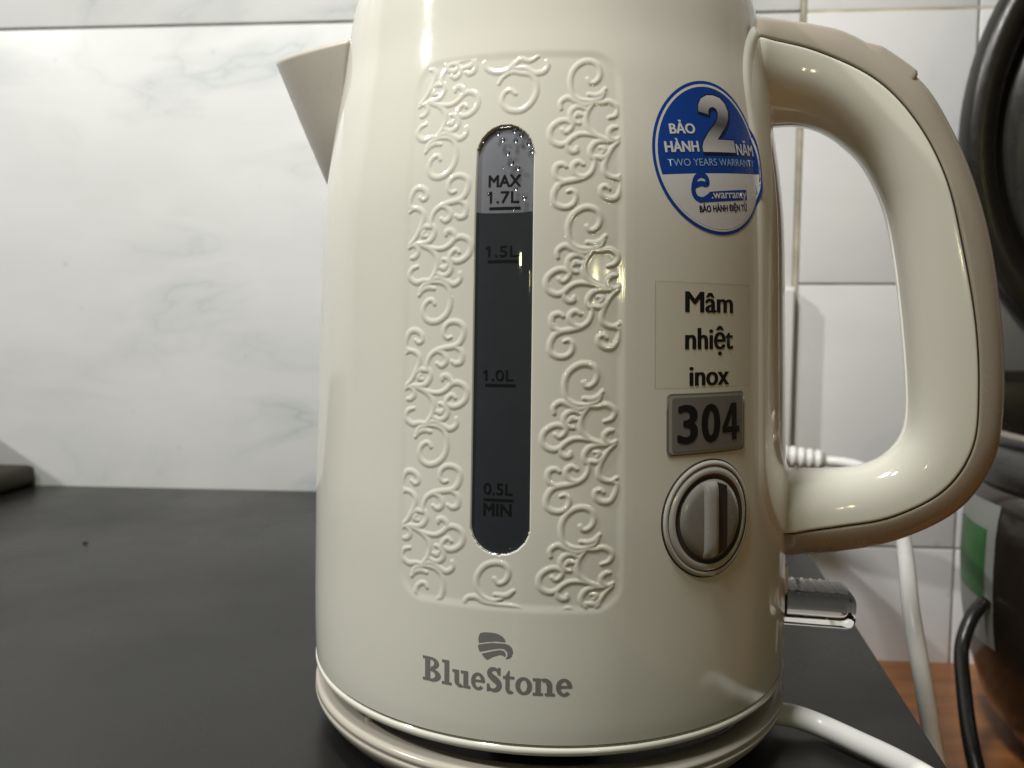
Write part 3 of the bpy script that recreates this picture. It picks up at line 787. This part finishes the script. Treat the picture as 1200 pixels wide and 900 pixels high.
def station(k):
    I, Sm, O = I_[k], S_[k], O_[k]
    e = O-I; L = np.linalg.norm(e); e = e/L; a = L/2; c = (I+O)/2
    xs = float(np.dot(Sm-c, e))-.0030
    f = k/(NS-1)
    flare = math.exp(-max(0, f-.035)/.05)+math.exp(-max(0, (1-f)-.045)/.05)
    b = .0118+.0090*flare
    return c, e, a, xs, b
def sup(x, a, b, n=2.35): return b*max(0, 1-abs(x/a)**n)**(1/n)
def hp(c, e, x, y):
    p = c+e*x; return hd*p[0]+hz*p[1]+ht*y
def handle_piece(name, xa, xb, mat, scale=1.0, k0=0, k1=NS, m=16, rnd=.0007):
    """part of the section between fractions given by functions of the station"""
    V = []; n = None
    for k in range(k0, k1):
        c, e, a, xs, b = station(k)
        x0, x1 = xa(a, xs), xb(a, xs)
        t = np.linspace(0, 1, m)
        xx = [x0+(x1-x0)*(.5-.5*math.cos(math.pi*q)) for q in t]
        ring = []
        for q, x in enumerate(xx):
            y = sup(x, a, b)*scale
            d = min(abs(x-x0) if abs(x0) < a-1e-6 else 9, abs(x1-x) if abs(x1) < a-1e-6 else 9)
            if d < rnd: y -= rnd*.9*(1-math.sqrt(max(0, 1-(1-d/rnd)**2)))
            ring.append((x, y))
        sec = ring+[(x, -y) for x, y in ring[::-1]]
        n = len(sec)
        for x, y in sec: V.append(hp(c, e, x, y))
    F = grid_faces(n, k1-k0, True, flip=False)
    F.append(tuple(range(n))[::-1]); F.append(tuple((k1-k0-1)*n+i for i in range(n)))
    o = mesh_obj(name, V, F, mat, handle)
    bm = bmesh.new(); bm.from_mesh(o.data); bmesh.ops.recalc_face_normals(bm, faces=list(bm.faces)); bm.to_mesh(o.data); bm.free()
    return o
handle = empty('handle'); handle.parent = kettle
handle['label'] = 'D-shaped handle, glossy cream inside with a taupe strip along the outside'
handle_piece('grip_shell', lambda a, xs: -a, lambda a, xs: xs-.00022, CREAM, m=30)
handle_piece('outer_strip', lambda a, xs: xs+.00022, lambda a, xs: a, TAUPE, .985, m=22)
handle_piece('seam', lambda a, xs: xs-.0009, lambda a, xs: xs+.0009, GAP_DARK, .955, m=6, rnd=.0001)
# lid release button on the bend of the strip
def button():
    ks = [k for k in range(NS) if .0985 < O_[k][0] < .1192 and O_[k][1] > .18]
    kk = np.linspace(ks[0], ks[-1], 28); V = []
    vs = np.linspace(-1, 1, 17)
    for q, k in enumerate(kk):
        i = int(k); f = k-i
        c, e, a, xs, b = station(i)
        if i+1 < NS:
            c2, e2, a2, xs2, b2 = station(i+1); c = c*(1-f)+c2*f; e = e*(1-f)+e2*f; a = a*(1-f)+a2*f; b = b*(1-f)+b2*f
        t = q/27
        rise = min(1, t/.35)*min(1, (1-t)/.05)
        for v in vs:
            y = v*.0095; x = a*(max(0, 1-abs(y/b)**2.35))**(1/2.35)*1.0
            edge_ = min(1, (1-abs(v))/.12)
            V.append(hp(c, e, x-.0012+.0026*rise**.8*edge_**.5, y))
    mesh_obj('lid_button', V, grid_faces(17, 28), TAUPE, handle)
button()
# mount: the pad of the handle against the shell
def mount():
    nu, nz = 110, 190
    ths = np.linspace(81-37.5, 81+37.5, nu); zs = np.linspace(.0655, .2335, nz)
    V = [S(th, z, mount_off(th, z)) for z in zs for th in ths]
    mesh_obj('handle_mount', V, grid_faces(nu, nz), CREAM, handle)
mount()

# ---- spout
def spout():
    TS = 81.0-180
    sd = Vector((math.sin(rad(TS)), -math.cos(rad(TS)), 0)); st = Vector((math.cos(rad(TS)), math.sin(rad(TS)), 0))
    nz, nw = 34, 41; V = []
    for j in range(nz):
        f = j/(nz-1)
        for i in range(nw):
            w = -1+2*i/(nw-1)
            ztop = .2300+.0035*(1-abs(w))**1.6
            z = .1810+(ztop-.1810)*f
            r_ = float(rb(min(z, .242)))-.0012
            dl = rad(26)*(f**.62)
            rho = .0820+(.1045-.0820)*f
            p0 = np.array([r_*math.cos(dl), -r_*math.sin(dl)]); p2 = np.array([p0[0], -p0[1]])
            ctl = np.array([max(r_, 2*rho-p0[0]), 0]); t = (w+1)/2
            q = p0*(1-t)**2+ctl*2*t*(1-t)+p2*t*t
            V.append(sd*q[0]+st*q[1]+Vector((0, 0, z)))
    o = mesh_obj('spout', V, grid_faces(nw, nz), SPOUTM, kettle)
    md = o.modifiers.new('thickness', 'SOLIDIFY'); md.thickness = .0016; md.offset = -1
spout()

# ---- clear on/off lever under the handle
lever = box('switch_lever', .078, .1052, -.0095, .0095, .0350, .0470, CLEAR, kettle, .0032, rad(-9), (0, 0), 5)
lever['label'] = 'clear plastic on/off lever with ribbed top under the handle'
for k in range(6):
    x = .0835+k*.0031
    box('rib', x-.00055, x+.00055, -.0078, .0078, .0462, .0472, CLEAR, lever, .0003, rad(-9), (0, 0), 2)
box('lever_slot', .0790, .0832, -.0085, .0085, .0385, .0560, WHITEP, kettle, .0008, rad(-9), (0, 0))

# ------------------------------------------------------------------ power base with cord
base = tag(empty('power_base'), 'low round beige power base under the kettle with a white cord', 'kettle base')
lathe('base_shell', [(.0700, .0), (.0728, .0006), (.0750, .0022), (.0785, .0056), (.0812, .0086), (.0826, .0108), (.0830, .0120), (.0828, .0126), (.0824, .0128), (.0824, .0131), (.0829, .0136),
                     (.0828, .0146), (.0820, .0154), (.0805, .0158), (.0770, .0158), (.0752, .0150), (.0745, .0130), (.0005, .0128)], BASEM, base, n=200)
lathe('coupling', [(.018, .0125), (.018, .0174), (.0005, .0174)], BLACKP, base, n=48)
for a in (-44, 60, 160):
    p = S(a, .03)
    o = tube('locating_rib', [(p[0]*.93, p[1]*.93, .0125), (p[0]*.93, p[1]*.93, .0192)], .0011, BASEM, base, n=10)
cord = [(.0765, -.0240, .0062), (.0835, -.0262, .0060), (.0910, -.0292, .0045), (.0985, -.0380, .0042), (.1062, -.0484, .0042), (.1120, -.0620, .0050), (.1190, -.0800, .0045), (.1300, -.0960, -.0080),
        (.1420, -.0960, -.0500), (.1560, -.0800, -.0980), (.1700, -.0400, -.1190), (.1760, .0100, -.1130), (.1740, .0400, -.0850), (.1668, .0462, -.0509), (.1620, .0478, -.0237), (.1601, .0542, -.0022), (.1617, .0654, .0127), (.1689, .0867, .0257), (.1823, .1229, .0329), (.2023, .1844, .0380), (.2131, .2455, .0420), (.2085, .2680, .0428), (.1952, .2767, .0428)]
tube('power_cord', cr_spline(cord, 8), .0037, WHITEP, base, n=16)
# ribbed strain relief and plug at the wall socket
sr0, sr1 = Vector((.1560, .2815, .0470)), Vector((.1960, .2765, .0428))
pts = []; rr_ = []
for k in range(7):
    for f, r_ in ((0, .0080), (.55, .0080), (.56, .0066), (.98, .0066)):
        pts.append(sr0.lerp(sr1, (k+f)/7)); rr_.append(r_-.0006*k/7)
tube('strain_relief', pts, rr_, WHITEP, base, n=20)
tube('plug', [(.1300, .3000, .0480), (.1310, .3000, .0480), (.1420, .2900, .0478), (.1565, .2815, .0470)], [.009, .016, .015, .0095], WHITEP, base, n=24)

# wall socket behind the kettle
sock = tag(empty('wall_socket'), 'white wall socket on the tiles, mostly hidden behind the kettle', 'socket')
wbox('back_box', .5740, .6590, .0150, .1690, -.0120, -.0002, WHITEP, sock, .002)
wbox('face_plate', .5760, .6570, .0170, .1670, -.0150, -.0118, WHITEP, sock, .0015)

# ------------------------------------------------------------------ rice cooker at the right
ck = tag(empty('rice_cooker', (.393, .185, -.128)), 'glossy dark rice cooker with its lid open at the right edge', 'rice cooker')
CC = (.393, .185, 0)
lathe('shell', [(.001, -.1275), (.082, -.1275), (.094, -.1240), (.106, -.1130), (.1165, -.0950), (.1245, -.0700), (.1290, -.0400), (.1305, -.0100), (.1300, .0180), (.1275, .0330), (.1245, .0400), (.1215, .0420)], COOKER, ck, CC, 120)
lathe('collar', [(.1225, .0415), (.1262, .0440), (.1275, .0500), (.1270, .0580), (.1240, .0640), (.1190, .0665), (.1165, .0670)], COOKER_GREY, ck, CC, 120)
lathe('inner_pot', [(.1168, .0660), (.1185, .0700), (.1175, .0740), (.1150, .0748), (.1120, .0735), (.1090, .0680), (.1080, .0300), (.1060, -.060), (.080, -.095), (.001, -.095)], ALU, ck, CC, 120)
lathe('gasket_ring', [(.1200, .0665), (.1215, .0690), (.1205, .0712), (.1180, .0715)], BLACKP, ck, CC, 120)
box('hinge', .300, .480, .262, .300, .060, .108, COOKER_LID, ck, .008)
box('gap_filler', .310, .500, .296, .326, .100, .185, plastic('gap_filler_grey', (.13, .125, .12), .35), ck, .006)  # added grey box that darkens the gap below the open lid
# lid, upright, inner side to the room
LC = Vector((.4165, .288, .275)); LR = .1300
def lid_disc():
    ax = Vector((-.10, -.99, -.06)).normalized(); uu = Vector((0, 0, 1)).cross(ax).normalized(); vv = ax.cross(uu)
    prof = [(.001, -.030), (.060, -.028), (.105, -.016), (.126, .000), (.1300, .012), (.1285, .022), (.1220, .026), (.1130, .024), (.1080, .018), (.1050, .010), (.080, .006), (.040, .004), (.001, .004)]
    V = []; n = 96
    for r_, h_ in prof:
        for k in range(n):
            a = 2*math.pi*k/n; V.append(LC+uu*r_*math.cos(a)+vv*r_*math.sin(a)*1.28+ax*h_)
    o = mesh_obj('open_lid', V, grid_faces(n, len(prof), True), COOKER_LID, ck)
    prof2 = [(.100, .0095), (.098, .0125), (.070, .0140), (.060, .0120), (.001, .0120)]
    V = []
    for r_, h_ in prof2:
        for k in range(n):
            a = 2*math.pi*k/n; V.append(LC+uu*r_*math.cos(a)+vv*r_*math.sin(a)*1.28+ax*h_)
    mesh_obj('inner_plate', V, grid_faces(n, len(prof2), True), COOKER_GREY, ck)
lid_disc()
# energy label on the cooker
def cooker_patch(name, a0, a1, z0, z1, off, mat, slant=0.0):
    V = []; na, nz = 14, 10
    zs_ = [-.0950, -.0700, -.0400, -.0100, .0180, .0330]; rs_ = [.1165, .1245, .1290, .1305, .1300, .1275]
    for j in range(nz):
        z = z0+(z1-z0)*j/(nz-1)
        for i in range(na):
            f = i/(na-1); a = rad(a0+(a1-a0)*f); z_ = z+slant*(f-.5)
            r_ = float(np.interp(z_, zs_, rs_))+off
            V.append((CC[0]+r_*math.sin(a), CC[1]-r_*math.cos(a), z_))
    return mesh_obj(name, V, grid_faces(na, nz), mat, ck)
cooker_patch('energy_label', -117, -88, -.0540, .0330, .0005, STK_PALE)
cooker_patch('label_field', -113, -92, -.0260, .0170, .0009, STK_GREEN)
ckc = [(.2605, .1850, -.0250), (.2500, .1790, -.0340), (.2408, .1703, -.0486), (.2310, .1480, -.0620), (.2200, .1178, -.0790), (.2150, .0900, -.1000), (.2120, .0600, -.1200), (.2100, .0100, -.1235), (.2600, -.0900, -.1235), (.36, -.15, -.1235)]
tube('mains_cord', cr_spline(ckc, 8), .0040, BLACKP, ck, n=14)

# ------------------------------------------------------------------ dark box at the left edge
sb = tag(empty('storage_box', (-.55, .33, 0)), 'dark brown low box against the wall at the left edge', 'box')
box('low_ledge', -.60, -.4330, .300, .3520, .0005, .0185, BROWN, sb, .006)
Y = [(.354, .0005), (.354, .050), (.290, .100), (.200, .100), (.200, .0005)]
V = [(x, y, z) for x in (-.74, -.484) for y, z in Y]
mesh_obj('shadow_caster', V, [(0, 1, 2, 3, 4), (9, 8, 7, 6, 5)]+[(k, k+5, (k+1) % 5+5, (k+1) % 5) for k in range(5)], BROWN, sb, smooth=False)  # unseen body, sloped to cast the shadow on the lower wall

# a crumb on the worktop
cb = lathe('crumb', [(.0002, .0), (.0011, .0001), (.0014, .0007), (.0008, .0013), (.0001, .0014)], BLACKP, None, (0, 0, 0), 9)
cb.location = (-.2870, .1807, .0002); cb.scale = (1.3, .8, 1)
tag(cb, 'tiny dark crumb on the black worktop left of the kettle', 'crumb')
